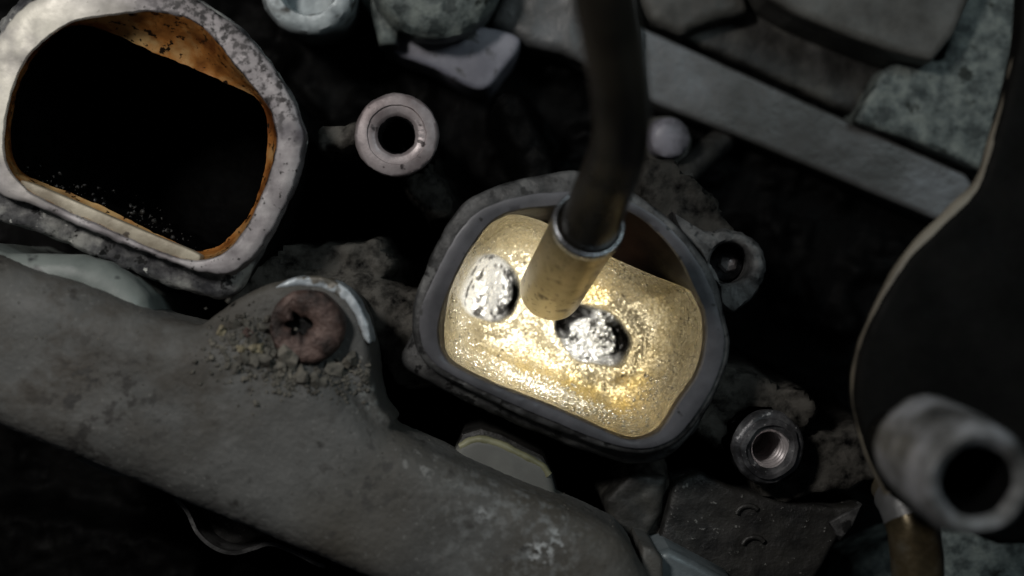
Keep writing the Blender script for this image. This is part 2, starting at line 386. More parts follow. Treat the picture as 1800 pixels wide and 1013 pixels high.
# ridges (a_px, b_px, half width mm, top z, dust)
RIDGES = [((430, 500), (720, 560), 5.5, -15, 1.0), ((470, 480), (640, 470), 5, -17, .9), ((640, 520), (740, 640), 5, -14, 1.0),
          ((700, 240), (770, 360), 3.2, -22, .35), ((570, 240), (660, 240), 2.2, -13, 1.0), ((1200, 690), (1350, 760), 6.5, -14, .9),
          ((1260, 670), (1400, 720), 4, -13, .9), ((1380, 830), (1520, 800), 6, -16, .7), ((1130, 830), (1160, 930), 5, -20, .5),
          ((1170, 330), (1260, 440), 5.5, -13, .35), ((1130, 320), (1230, 360), 4, -17, .3), ((900, 190), (960, 330), 3, -40, 0),
          ((760, 1050), (1200, 1050), 6, -48, 0), ((0, 960), (300, 1010), 7, -50, 0)]
def build_casting():
    step = 1.0; x0, x1, y0, y1 = -125, 125, -76, 76
    nx = int((x1 - x0) / step) + 1; ny = int((y1 - y0) / step) + 1
    rid = []
    for a, b, hw, zt, du in RIDGES:
        A, B = W(*a, zt), W(*b, zt); rid.append(((A.x, A.y), (B.x, B.y), hw, zt, du))
    ca, cb = W(245, 245, 0), W(1010, 575, 0); e1, e2, e3 = W(697, 237, -6), W(1356, 790, -7), W(1283, 462, -9); ports = ((ca.x, ca.y, 29, 25), (cb.x, cb.y, 27, 22), (e1.x, e1.y, 5.5, 5.5), (e2.x - 1.2, e2.y + 1, 5.8, 5.8), (e3.x, e3.y, 4.5, 4.5))
    v = []; dust = []; f = []
    for j in range(ny):
        for i in range(nx):
            x = x0 + i * step; y = y0 + j * step
            n = noise.fractal(Vector((x * .09, y * .09, 3)), 1.0, 2.0, 5)
            z = -64 + 5 * n; d_ = 0.0
            for a, b, hw, zt, du in rid:
                d = seg_d(x, y, a, b) + 1.6 * noise.noise(Vector((x * .25, y * .25, 9)))
                t = sst((hw + 3.0 - d) / 3.5)
                zz = -64 + (zt + 64) * t + t * 1.2 * noise.fractal(Vector((x * .35, y * .35, 1)), 1.0, 2.0, 4)
                if zz > z: z = zz; d_ = max(d_, du * t ** 4)
            for kx, ky, rx, ry in ports:
                u = (x - kx) * .90 - (y - ky) * .43; q = (x - kx) * .43 + (y - ky) * .90
                if math.hypot(u / rx, q / ry) < 1: z = -66; d_ = 0
            v.append(Vector((x, y, z))); dust.append(d_)
    for j in range(ny - 1):
        for i in range(nx - 1):
            a = j * nx + i; f.append((a, a + 1, a + nx + 1, a + nx))
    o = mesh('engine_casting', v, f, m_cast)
    at = o.data.attributes.new('dust', 'FLOAT', 'POINT')
    at.data.foreach_set('value', dust)
    tagit(o, 'oily black engine casting under the two intake ports', 'engine', kind='structure')
build_casting()

# ---------------------------------------------------------------- intake port, upper left (unlit)
N = 240
def port_left():
    zr = 0.0; c = W(245, 245, 0)
    root = empty('intake_port', (c.x, c.y, -45))
    tagit(root, 'empty dark intake port with pale metal rim and orange-stained inner wall', 'intake port')
    outer = [(-10, 335), (60, 362), (150, 402), (250, 442), (330, 472), (390, 482), (430, 465), (470, 415), (505, 350), (528, 280), (533, 235), (517, 185), (480, 120),
             (435, 65), (385, 25), (330, -8), (250, -25), (140, -22), (60, 0), (15, 40), (-25, 100), (-55, 200), (-50, 290)]
    inner = [(200, 26), (130, 38), (80, 68), (42, 110), (16, 175), (6, 240), (12, 290), (36, 322), (75, 350), (200, 407), (290, 445), (345, 458), (395, 443), (435, 395),
             (470, 315), (486, 245), (472, 190), (440, 148), (405, 105), (370, 62), (330, 33), (270, 20)]
    hole = [(120, 38), (200, 60), (300, 105), (400, 147), (448, 170), (468, 205), (472, 250), (462, 310), (440, 370), (405, 415), (365, 441), (330, 436), (250, 398),
            (150, 350), (70, 318), (34, 300), (17, 255), (18, 185), (45, 115), (85, 62)]
    step = [(-20, 380), (60, 408), (150, 447), (250, 488), (350, 520), (400, 524), (428, 498), (470, 425), (505, 352), (530, 280), (536, 233), (520, 182), (483, 118),
            (438, 62), (388, 20), (330, -12), (250, -30), (140, -27), (50, -8), (0, 32), (-40, 95), (-70, 200), (-65, 300)]
    ro, ri, rh, rs = polar(outer, 0, c, N), polar(inner, 0, c, N), polar(hole, -9, c, N), polar(step, -5, c, N)
    j = dict(jit=0.35, fr=0.35)
    ringstack('flange_face', [ring(c, ro, -4, **j), ring(c, ro, -0.5, **j), ring(c, [r - .12 for r in ro], -.15, **j), ring(c, [r - .4 for r in ro], 0, **j),
              ring(c, [a * .6 + b * .4 for a, b in zip(ro, ri)], 0.0, zj=.03), ring(c, [a * .2 + b * .8 for a, b in zip(ro, ri)], -.05, zj=.03), ring(c, [r + .25 for r in ri], -.1, jit=.15), ring(c, ri, -.5, jit=.15)], m_rimA, root, angle=50)
    ringstack('flange_skirt', [ring(c, [r - 3 for r in rs], -60), ring(c, [r - 1 for r in rs], -14, **j), ring(c, [r - .3 for r in rs], -8.2, **j)], m_oil_shade, root)
    ringstack('flange_step', [ring(c, [r - .3 for r in rs], -8.2, **j), ring(c, rs, -7, **j), ring(c, [r - .5 for r in rs], -5, jit=.6, fr=.5), ring(c, [r - 1.4 for r in rs], -4.2, jit=.7, fr=.6, zj=.8),
              ring(c, [r - .9 for r in ro], -3.6, zj=.5)], m_stepA, root, angle=60)
    rings = []
    for i in range(9):
        t = i / 8
        rings.append(ring(c, [a * (1 - t) + b * t for a, b in zip(ri, rh)], -.5 - 8.5 * (1 - (1 - t) ** 1.7), jit=.3, fr=.4, zj=.3))
    ringstack('stained_wall', rings, m_orange, root)
    # pale lip along the lower long side
    lip = [(44, 318), (150, 362), (250, 405), (335, 440), (352, 452), (335, 459), (250, 432), (150, 388), (70, 350), (45, 332)]
    prism('lip', lip, -.7, -4, m_cream, root, bevel=.5, curve=True)
    rings = []
    for i in range(12):
        t = i / 11
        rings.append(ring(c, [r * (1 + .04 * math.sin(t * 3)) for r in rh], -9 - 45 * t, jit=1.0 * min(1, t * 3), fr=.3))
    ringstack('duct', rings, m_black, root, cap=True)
    # carbon flakes caught at the hole's edge
    pr = []
    for k in range(110):
        th = random.choice([random.uniform(3.3, 4.0), random.uniform(4.3, 5.1), random.uniform(4.5, 4.9)]); kk = int(th / (2 * math.pi) * N) % N
        r = rh[kk] - abs(random.gauss(0, 1.6)) - .2
        pr.append(blob((c.x + r * math.cos(th), c.y + r * math.sin(th), -9.6 - random.uniform(0, 3)), random.choice((.08, .1, .15, .2, .45)) * random.uniform(.7, 1.3), ICO1, .9, .5, k))
    tagit(join_mesh('carbon_flakes', pr, m_dark, root), kind='stuff')
port_left()

# ---------------------------------------------------------------- intake port, centre (lit from inside)
def port_centre():
    c = W(1010, 575, 0)
    root = empty('intake_port', (c.x, c.y, -45))
    tagit(root, 'intake port with glowing golden wet inside and grey flange below the brass nozzle', 'intake port')
    outer = [(1000, 300), (930, 312), (860, 332), (805, 368), (768, 425), (745, 480), (728, 530), (724, 580), (735, 622), (765, 655), (850, 700), (950, 745), (1040, 780),
             (1100, 797), (1150, 796), (1200, 773), (1245, 715), (1272, 660), (1284, 605), (1276, 560), (1262, 505), (1235, 450), (1190, 395), (1130, 350), (1070, 315)]
    face = [(990, 338), (920, 345), (855, 365), (815, 398), (785, 445), (760, 495), (741, 540), (738, 585), (750, 622), (780, 650), (860, 692), (960, 735), (1045, 770),
            (1100, 786), (1148, 786), (1192, 764), (1234, 710), (1262, 655), (1273, 605), (1266, 562), (1250, 508), (1222, 455), (1178, 402), (1122, 362), (1060, 340)]
    inner = [(975, 364), (905, 372), (864, 392), (833, 430), (810, 468), (788, 517), (774, 560), (772, 597), (782, 625), (803, 645), (880, 680), (970, 715), (1045, 748),
             (1095, 770), (1125, 771), (1160, 755), (1192, 706), (1226, 655), (1239, 600), (1236, 550), (1217, 507), (1195, 460), (1160, 415), (1110, 375), (1040, 355)]
    gold = [(905, 377), (950, 388), (1000, 415), (1075, 452), (1150, 485), (1205, 506), (1233, 527), (1241, 560), (1235, 615), (1224, 665), (1190, 718), (1152, 760), (1112, 769),
            (1050, 748), (960, 710), (880, 677), (808, 642), (785, 618), (781, 580), (787, 530), (797, 485), (815, 445), (845, 408), (875, 386)]
    step = [(1000, 302), (932, 315), (862, 335), (808, 371), (772, 428), (750, 482), (731, 534), (722, 588), (702, 635), (738, 666), (842, 718), (950, 766), (1040, 799),
            (1110, 818), (1168, 808), (1218, 768), (1250, 714), (1274, 658), (1284, 605), (1276, 560), (1262, 506), (1234, 452), (1188, 398), (1128, 353), (1068, 318)]
    ro, rf, ri, rg, rs = polar(outer, 0, c, N), polar(face, 0, c, N), polar(inner, -.6, c, N), polar(gold, -7, c, N), polar(step, -5, c, N)
    rg = [min(a, b * 1.03 - .3) for a, b in zip(rg, ri)]
    ringstack('flange_face', [ring(c, [r + .1 for r in rf], -.6), ring(c, rf, 0.15, jit=.1), ring(c, [r - .3 for r in rf], .25), ring(c, [a * .5 + b * .5 for a, b in zip(rf, ri)], .2, zj=.1),
              ring(c, [r + .3 for r in ri], .1), ring(c, ri, -.4)], m_rimB, root, angle=50)
    ringstack('flange_rim', [ring(c, ro, -5), ring(c, ro, -1, jit=.25, fr=.2), ring(c, [r - .5 for r in ro], -.4, jit=.25, fr=.2, zj=.1), ring(c, rf, -.4, zj=.1)], m_edgeB, root, angle=60)
    ringstack('flange_skirt', [ring(c, [r - 3 for r in rs], -60), ring(c, [r - 1 for r in rs], -14, jit=.6, fr=.4), ring(c, [r - .3 for r in rs], -8.2, jit=.6, fr=.4)], m_oil_shade, root)
    ringstack('flange_step', [ring(c, [r - .3 for r in rs], -8.2, jit=.6, fr=.4), ring(c, rs, -7, jit=.3, fr=.2), ring(c, [r - .6 for r in rs], -5.6, jit=.3, fr=.2, zj=.2),
              ring(c, [a * .5 + b * .5 for a, b in zip(rs, ro)], -4.8, zj=.3, fr=.5), ring(c, [r - 1 for r in ro], -4.2)], m_edgeB, root, angle=60)
    rings = []
    for i in range(9):
        t = i / 8
        rings.append(ring(c, [a * (1 - t) + b * t for a, b in zip(ri, rg)], -.4 - 6.6 * (1 - (1 - t) ** 1.6), jit=.12, fr=.4))
    ringstack('port_wall', rings, m_brown, root)
    # bowl: golden wet floor with two valve pockets
    ZB, DP = -7.0, 25.0
    p1, p2 = W(860, 508, -31), W(1043, 592, -31)
    def zfloor(s): return ZB - DP * math.sqrt(max(0, 1 - s ** 4.5))
    dark = [0.0]
    def pit(x, y):
        wx = .9 * noise.noise(Vector((x * .22, y * .22, 5))); x += wx; y -= wx
        d1 = math.hypot((x - p1.x) * 1.0, (y - p1.y) * .90) + .2 * noise.noise(Vector((x * .3, y * .3, 4)))
        u = (x - p2.x) * .89 - (y - p2.y) * .45; vv = (x - p2.x) * .45 + (y - p2.y) * .89
        d2 = math.hypot(u * .86, vv * 1.12) + .2 * noise.noise(Vector((x * .3, y * .3, 8)))
        m1 = sst((6.0 - d1) / .8); m2 = sst((6.4 - d2) / .8)
        dz = -(4.2 - 2.4 * math.exp(-((x - p1.x + 1.2) / 2.6) ** 2)) * m1 - (4.6 - 2.6 * math.exp(-((x - p2.x - .6) / 2.0) ** 2) * sst((y - p2.y + 3) / 3)) * m2
        dz += (m1 + m2) * .55 * noise.fractal(Vector((x * .9, y * .9, 6)), 1., 2., 3)
        dz += 1.5 * math.exp(-((d2 - 7.4) / 2.6) ** 2) + .6 * math.exp(-((d1 - 7.2) / 1.6) ** 2)
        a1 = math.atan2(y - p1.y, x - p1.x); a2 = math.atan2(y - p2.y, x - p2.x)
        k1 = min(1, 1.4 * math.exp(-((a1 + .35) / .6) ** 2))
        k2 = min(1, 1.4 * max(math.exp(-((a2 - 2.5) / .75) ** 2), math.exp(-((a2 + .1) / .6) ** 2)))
        dark[0] = max(sst((1.06 - d1 / 6.0) / .1) * k1 * sst((d1 - 4.2) / .6), sst((1.06 - d2 / 6.4) / .1) * k2 * sst((d2 - 3.9) / .6))  # crescent mask for the painted shade of the pocket walls
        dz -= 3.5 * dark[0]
        return dz, min(d1 / 6.0, d2 / 6.4)
    def surf(th, s):
        kf = (th / (2 * math.pi) * N) % N; k = int(kf); fr = kf - k
        R = rg[k % N] * (1 - fr) + rg[(k + 1) % N] * fr
        x = c.x + R * s * math.cos(th); y = c.y + R * s * math.sin(th)
        dz, q = pit(x, y)
        z = zfloor(s) + dz * sst((1 - s) / .12)
        z += .15 * noise.fractal(Vector((x * .28, y * .28, 2)), 1.0, 2.0, 3)
        g = .10 * noise.fractal(Vector((x * 2.1, y * 2.1, z)), .8, 2.0, 2) * (1 if s < .985 else .2)
        return Vector((x, y, z + g)), q
    NS, RS = 420, 170; v = []; cr = []; gi = []; po = []; si = []; gm = []; f = []
    for i in range(RS):
        t = i / (RS - 1)
        s = 1 - t ** 1.35 * .998
        for k in range(NS):
            th = 2 * math.pi * k / NS
            p, q = surf(th, s); v.append(p)
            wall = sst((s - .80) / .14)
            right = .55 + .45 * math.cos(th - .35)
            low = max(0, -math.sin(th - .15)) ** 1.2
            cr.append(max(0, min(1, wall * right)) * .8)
            gi.append(min(1, .05 + low * 1.1 * math.exp(-((s - .80) / .22) ** 2) + 1.4 * math.exp(-((th - .95) / .40) ** 2 - ((s - .50) / .13) ** 2)))  # gold deposit low down; the upper arc paints an orange reflection
            n_ = noise.fractal(p * .36, 1., 2., 3)
            inp = sst((1.0 - q) / .10) * (1 - sst((s - .9) / .06)); si.append(inp)
            gm.append(.9 * inp * sst((-.08 - n_) / .25))
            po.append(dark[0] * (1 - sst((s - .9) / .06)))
    for i in range(RS - 1):
        for k in range(NS):
            k2 = (k + 1) % NS; f.append((i * NS + k, i * NS + k2, (i + 1) * NS + k2, (i + 1) * NS + k))
    f.append(tuple(range((RS - 1) * NS, RS * NS)))
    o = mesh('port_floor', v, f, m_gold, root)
    for an, vals in (('crust', cr), ('gild_and_reflection', gi), ('silver', si), ('soot', gm), ('pocket_shade', po)):
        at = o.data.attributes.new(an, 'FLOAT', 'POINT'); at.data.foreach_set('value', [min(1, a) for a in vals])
    # valve stems buried in crust inside the pockets
    for p, d, r0, sh in ((p1, Vector((-.05, .45, .8)), 3.2, Vector((-.9, 0, 0))), (p2, Vector((.15, .4, .8)), 2.5, Vector((.5, -1.0, 0)))):
        p = p + sh
        b0 = Vector((p.x, p.y, -41)) - Vector((d.x, d.y, 0)) * 3; path = [b0 + d * t for t in (0, 2, 4, 6)]
        path += [b0 + d * 6.7, b0 + d * 7.1]
        st = tube('valve_stem', path, [r0 * 1.6, r0 * 1.15, r0, r0 * .9, r0 * .6, r0 * .1], m_crust, root, 24, .35, .6)
        pr = []
        for k in range(700):
            if random.random() < .5:
                t = random.uniform(0, 7.2); th = random.uniform(0, 6.28); q = b0 + d * t
                rr = r0 * (1.6 - .7 * min(1, t / 5)) * (1 if t < 6 else random.random()); cc = Vector((q.x + rr * math.cos(th), q.y + rr * math.sin(th), q.z + .4))
            else:
                th = random.uniform(0, 6.28); rr = 6.5 * math.sqrt(random.random()); cc = Vector((p.x + rr * math.cos(th), p.y + rr * math.sin(th), 0)); dzz, qq = pit(cc.x, cc.y); cc.z = ZB - DP + .6 + dzz
            if dark[0] > .25 or qq > .97: continue
            pr.append(blob(cc, random.choice((.14, .18, .22, .28, .36)) * random.uniform(.8, 1.2), ICO1))
        tagit(join_mesh('wet_crust', pr, m_crust, root), kind='stuff')
    # droplets standing on the floor, most along the lower wall
    pr = []
    for k in range(3200):
        u = random.random()
        if u < .45: th = random.gauss(4.45, .55); s = min(.985, max(.3, random.gauss(.9, .05)))
        elif u < .6: th = random.uniform(2.4, 3.9); s = random.uniform(.8, .99)
        else: th = random.uniform(0, 6.28); s = math.sqrt(random.random()) * .95
        p, q = surf(th, s)
        if q < 1.05: continue
        pr.append(blob(p, random.choice((.10, .13, .16, .22, .30, .36) if u < .6 else (.08, .10, .12, .15, .2)), ICO1, 0, .7))
    tagit(join_mesh('oil_droplets', pr, m_drop, root), kind='stuff')
    # carbon flecks on the right wall
    pr = []
    for k in range(420):
        th = random.gauss(-.05, .75); s = min(.99, max(.55, random.gauss(.93, .06))); p, q = surf(th, s)
        pr.append(blob(p, random.uniform(.07, .2), ICO1, .8, .5, k))
    tagit(join_mesh('carbon_flecks', pr, m_dark, root), kind='stuff')
    # mounting ear with a through hole
    e = W(1285, 462, -3)
    pts = [(1180, 372), (1215, 392), (1245, 408), (1270, 402), (1305, 408), (1335, 428), (1348, 462), (1340, 500), (1318, 530), (1295, 548), (1272, 540), (1262, 500), (1235, 452), (1200, 410)]
    rr = polar(pts, -3, e, 96)
    ringstack('mounting_ear', [ring(e, [r - 1.5 for r in rr], -46), ring(e, rr, -5.5), ring(e, rr, -4.2, jit=.4), ring(e, [r - .6 for r in rr], -3.2, jit=.4, zj=.2), ring(e, [r * .6 + 3.9 * .4 for r in rr], -3, zj=.4),
              ring(e, [4.2] * 96, -3), ring(e, [3.7] * 96, -3.6), ring(e, [3.6] * 96, -20)], m_edgeB, root, angle=50)
    return root
port_centre()

# bolt sunk in the ear's hole
e = W(1280, 464, -9)
r_ = empty('sunken_bolt', (e.x, e.y, -22)); tagit(r_, 'shiny dark bolt end sunk in the ear hole right of the golden port', 'bolt')
lathe('bolt_shank', (e.x, e.y, -22), (0, 0, 1), [(3.4, 0), (3.4, 9.5), (2.9, 10.5), (2.0, 10.8)], m_bore, r_, 32, cap=True)
lathe('bolt_point', (e.x + .2, e.y + .2, -11.4), (.15, .15, 1), [(1.9, 0), (1.7, 1.2), (.9, 2.2), (.3, 2.5)], m_shiny, r_, 6, cap=True, angle=20)

# ---------------------------------------------------------------- lit brass nozzle on its hose
def nozzle():
    top, bot = W(1036, 392, 20), W(968, 512, -10)
    ax = (bot - top); L = ax.length; ax.normalize(); up = -ax
    root = empty('nozzle', bot); tagit(root, 'lit brass nozzle on a dark bent hose reaching into the golden port', 'nozzle')
    R = 5.8
    bs = lathe('brass_sleeve', bot, up, [(R - .9, 3), (R - .9, .15), (R - .7, 0), (R - .25, 0), (R - .05, .25), (R, 1), (R, L * .5), (R + .02, L - 1.6)], m_brass, root, 72, .05, angle=50)
    lathe('sleeve_collar', bot + up * (L - 1.7), up, [(R, 0), (R + .16, .2), (R + .16, 1.3), (R, 1.75), (R - .3, 1.85), (R - .65, 1.6), (R - .75, .6), (R - .8, -6)], m_steel, bs, 72, angle=60)
    q = [top - up * 4, top + up * 2.0, W(1062, 330, 31), W(1083, 275, 41), W(1093, 205, 51), W(1083, 110, 60), W(1066, 20, 67), W(1058, -60, 72), W(1055, -140, 76)]
    path = smooth_open(q, 10); n = len(path)
    rad = [5.12 - 1.1 * min(1, i / (n * .45)) for i in range(n)]
    tube('hose', path, rad, m_hose, root, 40, .08, .15)
    # the lamp inside the mouth of the sleeve
    em = bpy.data.materials.new('lamp_lens'); em.use_nodes = True
    b = em.node_tree.nodes['Principled BSDF']; b.inputs['Emission Color'].default_value = (1, .93, .80, 1); b.inputs['Emission Strength'].default_value = 8
    lathe('lamp_lens', bot + up * 1.2, up, [(R - 1.0, 0), (2.2, -.5), (.3, -.7)], em, bs, 32, cap=True)
    l = bpy.data.lights.new('nozzle_lamp', 'SPOT'); l.energy = 0.054; l.color = (1, .97, .92); l.spot_size = math.radians(150); l.spot_blend = .9; l.shadow_soft_size = .0018
    o = bpy.data.objects.new('nozzle_lamp', l); C.objects.link(o); adopt(o, root)
    o.location = (bot + ax * .4) * MM; o.rotation_euler = ax.to_track_quat('-Z', 'Y').to_euler()
nozzle()

# ---------------------------------------------------------------- threaded boss by the left port
b = W(697, 237, -6)
r_ = empty('threaded_boss', (b.x, b.y, -48)); tagit(r_, 'round worn metal boss with dark threaded hole, right of the empty port', 'boss')
lathe('boss_post', b, (.03, -.03, 1), [(6.4, -54), (6.6, -8), (7.5, -2.0)], m_oil_shade, r_, 64, .2, .5)
br = lathe('boss_ring', b, (.03, -.03, 1), [(7.5, -2.0), (7.6, -1.2), (7.35, -.3), (6.9, 0), (5.4, .02), (5.25, -.35), (4.1, -.35), (3.75, -.6), (3.4, -1.1)], m_boss, r_, 96, .18, .5)
thread_bore('bore', b + Vector((0, 0, -1)), (.03, -.03, 1), 3.45, 26, 1.25, .4, m_bore, br)

# ---------------------------------------------------------------- threaded boss lower right
b = W(1356, 790, -7); bx = (.16, -.12, 1)
r_ = empty('threaded_boss', (b.x, b.y, -48)); tagit(r_, 'greasy ragged boss with bright thread inside, lower right of the golden port', 'boss')
lathe('boss_post', b, (.02, .05, 1), [(6.0, -54), (6.2, -8), (6.6, -3)], m_oil_shade, r_, 64, .5, .5)
br = lathe('boss_ring', b, bx, [(6.6, -3), (6.7, -1.6), (6.2, -.9), (5.5, -.7), (5.3, -.1), (4.5, 0), (4.3, -.5), (3.6, -.7), (3.45, -1.2)], m_boss2, r_, 80, .55, .16)
thread_bore('thread_insert', b + Vector((0, 0, -1.1)), bx, 3.6, 14, 1.25, .6, m_shiny, br)

# ---------------------------------------------------------------- the grey rail across the lower left
def rail():
    c = W(300, 760, 0)
    root = empty('coolant_rail', (c.x, c.y, -14)); tagit(root, 'thick dusty grey cast rail running across the lower left', 'rail')
    body = [(-90, 425), (40, 476), (150, 508), (260, 556), (335, 573), (395, 560), (450, 560), (520, 620), (600, 660), (650, 735), (682, 764), (790, 812), (890, 860), (980, 894), (1050, 925), (1095, 948), (1118, 975),
            (1150, 1040), (1170, 1150), (900, 1150), (620, 1016), (540, 984), (420, 934), (300, 886), (130, 812), (0, 762), (-90, 725)]
    ear = [(330, 585), (370, 556), (420, 522), (470, 498), (520, 488), (575, 492), (615, 520), (638, 560), (650, 610), (655, 670), (665, 715), (690, 745), (660, 780), (520, 740), (400, 680)]
    o = prism('rail_body', body, 10, -14, m_beam, root, bevel=6.5, seg=5)
    o2 = prism('mounting_ear', ear, 5.5, -14, m_beam, root, bevel=1.6, seg=3)
    bm = bmesh.new(); bm.from_mesh(o.data); bm.from_mesh(o2.data); bm.to_mesh(o.data); bm.free()   # rail and ear are one casting
    bpy.data.objects.remove(o2)
    finish(o, .45, 1.1, 9, (.34, .9), 16)
    # bare metal edge of the ear
    prism('bare_edge', [(482, 508), (500, 494), (530, 486), (580, 490), (618, 514), (643, 560), (652, 602), (640, 596), (622, 552), (594, 522), (560, 506), (520, 503)],
          5.6, -2, m_pale, root, bevel=.9, seg=3, curve=True, remesh=.35, disp=.9, dsize=3)
    return o
RAIL = rail()
bpy.context.view_layer.update()
RAIL_BVH = BVHTree.FromObject(RAIL, bpy.context.evaluated_depsgraph_get())
def on_rail(px, py, lift=0.0):
    """point (mm) of the rail's surface seen at px, py"""
    a = Vector((0, 0, H)) * MM; d = (W(px, py, 0) * MM - a).normalized()
    hit = RAIL_BVH.ray_cast(a, d)[0]
    p = hit / MM if hit else W(px, py, 6)
    return p + Vector((0, 0, lift))

bz = max(on_rail(540 + dx, 574 + dy).z for dx in (-20, 0, 20) for dy in (-20, 0, 20)) + 1.6
b = W(540, 574, bz)
r_ = empty('socket_bolt', (b.x, b.y, 0)); tagit(r_, 'rusty reddish socket bolt half buried in dirt on the grey rail ear', 'bolt')
def bolt_head():
    n = 84; star = lambda th: 1.75 + .34 * math.cos(6 * th + .6) + .3 * math.cos(2 * th) + .9 * noise.noise(Vector((math.cos(th) * 1.5, math.sin(th) * 1.5, 2)))
    def rg(fn, z): return [Vector((b.x + fn(2 * math.pi * k / n) * math.cos(2 * math.pi * k / n), b.y + fn(2 * math.pi * k / n) * math.sin(2 * math.pi * k / n), bz + z)) for k in range(n)]
    out = [rg(lambda t: 6.4, -8), rg(lambda t: 6.4, .6), rg(lambda t: 6.25, 1.3), rg(lambda t: 5.8, 1.8), rg(lambda t: 4.9, 2.05), rg(lambda t: 3.9, 2.05), rg(lambda t: star(t) + .7, 1.6), rg(lambda t: star(t) + .2, 1.2), rg(star, .6), rg(star, -1.3)]
    off = Vector((-1.2, .2, 0))
    for i, r in enumerate(out):
        t = sst((i - 2) / 3)
        for p in r:
            p += off * t
            if i < 9: p.z += .28 * noise.fractal(p * .45, 1., 2., 4)
            p.x += .25 * noise.noise(p * .45); p.y += .25 * noise.noise(p * .45 + Vector((9, 0, 0)))
    hd = ringstack('bolt_head', out[:-1], m_rust, r_, False, 50)
    ringstack('socket', out[-2:], m_oil_shade, hd, True, 50)  # shade inside the socket is put into a black colour
bolt_head()

# crumbs and dirt on the ear
spots = [(392, 583, .9, 1, 'pale tan crumb of grit at the far left of the pile by the rusty bolt'), (413, 572, 1.1, 0, ''), (432, 568, .8, 0, ''), (408, 600, 1.0, 0, ''), (436, 586, .8, 2, 'small orange-brown crumb of grit close left of the rusty bolt'),
         (455, 612, 1.2, 1, 'largest tan crumb of grit, lower left of the rusty bolt'), (424, 614, .9, 1, 'small tan crumb in the middle of the grit pile by the bolt'), (470, 634, 1.4, 0, ''), (445, 634, 1.0, 0, ''), (418, 644, .9, 0, ''), (492, 645, 1.2, 0, ''),
         (506, 632, 2.1, 3, 'large flat dirt lump covering the lower edge of the rusty bolt'), (530, 660, 1.5, 0, ''), (556, 668, 1.3, 0, ''), (590, 652, 1.7, 0, ''), (616, 632, 1.5, 0, ''), (476, 604, 1.0, 0, ''), (460, 578, 1.0, 0, ''), (446, 598, .9, 0, ''), (430, 630, .9, 0, '')]
for i, (x, y, r, kd, lb) in enumerate(spots):
    p = on_rail(x, y, r * .3)
    if kd == 3: p.z = bz + 1.4
    o = join_mesh('dirt_crumb', [blob(p, r * random.uniform(.9, 1.1), ICO2, 1.0, .7, i * 3.1)], {0: m_dirt, 1: m_crumb, 2: m_rust, 3: m_dirt}[kd])
    o.data.set_sharp_from_angle(angle=math.radians(35))
    tagit(o, lb or 'grey-brown lump of dirt packed beside the rusty bolt', 'dirt crumb', 'crumbs and dirt lumps round the rusty bolt')
pr = []
for k in range(520):
    x = random.gauss(452, 42); y = random.gauss(622, 30) + (x - 470) * .12
    pr.append(blob(on_rail(x, y, .1), random.choice((.15, .2, .25, .35, .5)) * random.uniform(.8, 1.2), ICO1, .9, .8, k))
for k in range(300):
    x = random.uniform(480, 650); y = random.gauss(668, 16)
    pr.append(blob(on_rail(x, y, .05), random.uniform(.12, .55), ICO1, .9, .6, k))
for k in range(260):
    x = random.uniform(20, 1080); y = 560 + x * .36 + random.gauss(0, 70)
    if RAIL_BVH.ray_cast(Vector((0, 0, H)) * MM, (W(x, y, 0) - Vector((0, 0, H))).normalized())[0]:
        pr.append(blob(on_rail(x, y, 0), random.uniform(.08, .2), ICO1, .9, .7, k))
tagit(join_mesh('grit', pr, m_dirt), 'fine grey grit strewn round the rusty bolt on the rail', 'grit', kind='stuff')

# ---------------------------------------------------------------- things round the rail
o = prism('connector', [(-60, 420), (0, 445), (60, 444), (130, 446), (180, 460), (225, 490), (255, 520), (263, 550), (250, 590), (120, 600), (-60, 560)], 2, -40, m_conn, None, bevel=4, seg=5, remesh=.5, disp=.5, dsize=6)
tagit(o, 'rounded grey-green plastic connector behind the rail at the left edge', 'connector')

r_ = empty('metal_tab', W(890, 830, -20)); tagit(r_, 'grey metal tab with yellowish top edge sticking out behind the rail', 'tab')
prism('tab_plate', [(795, 800), (808, 778), (840, 768), (870, 772), (910, 790), (950, 808), (966, 825), (973, 850), (985, 900), (800, 870)], -8, -40, m_tab, r_, bevel=1.5, seg=4, curve=False)
path = smooth_open([W(808, 786, -8.7), W(838, 773, -8.7), W(872, 779, -8.7), W(912, 798, -8.7), W(948, 817, -8.7), W(964, 836, -8.7)], 8)
tube('tab_edge', path, 0.75, m_yell, r_, 12, .2, .5)
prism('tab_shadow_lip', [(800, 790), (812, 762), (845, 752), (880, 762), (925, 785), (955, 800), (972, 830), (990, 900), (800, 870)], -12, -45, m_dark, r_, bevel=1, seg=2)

r_ = empty('clip', W(400, 940, -30)); tagit(r_, 'thin dark metal clip looping out below the rail', 'clip')
path = smooth_open([W(305, 880, -8), W(325, 900, -8), W(345, 940, -8), W(375, 966, -8), W(410, 976, -8), W(445, 968, -8), W(475, 960, -8), W(510, 972, -8), W(552, 993, -8), W(570, 1000, -9)], 8)
def band(name, path, h, t, mat, parent):
    v = []; f = []
    P = [Vector(p) for p in path]
    for i, p in enumerate(P):
        d = (P[min(i + 1, len(P) - 1)] - P[max(0, i - 1)]).normalized(); nn = Vector((-d.y, d.x, 0)).normalized()
        v += [p, p + nn * t, p + nn * t + Vector((0, 0, -h)), p + Vector((0, 0, -h))]
    for i in range(len(P) - 1):
        a = i * 4
        for k in range(4): f.append((a + k, a + (k + 1) % 4, a + 4 + (k + 1) % 4, a + 4 + k))
    return mesh(name, v, f, mat, parent, True, 40)
band('clip_band', path, 10, .7, m_edgeB, r_)
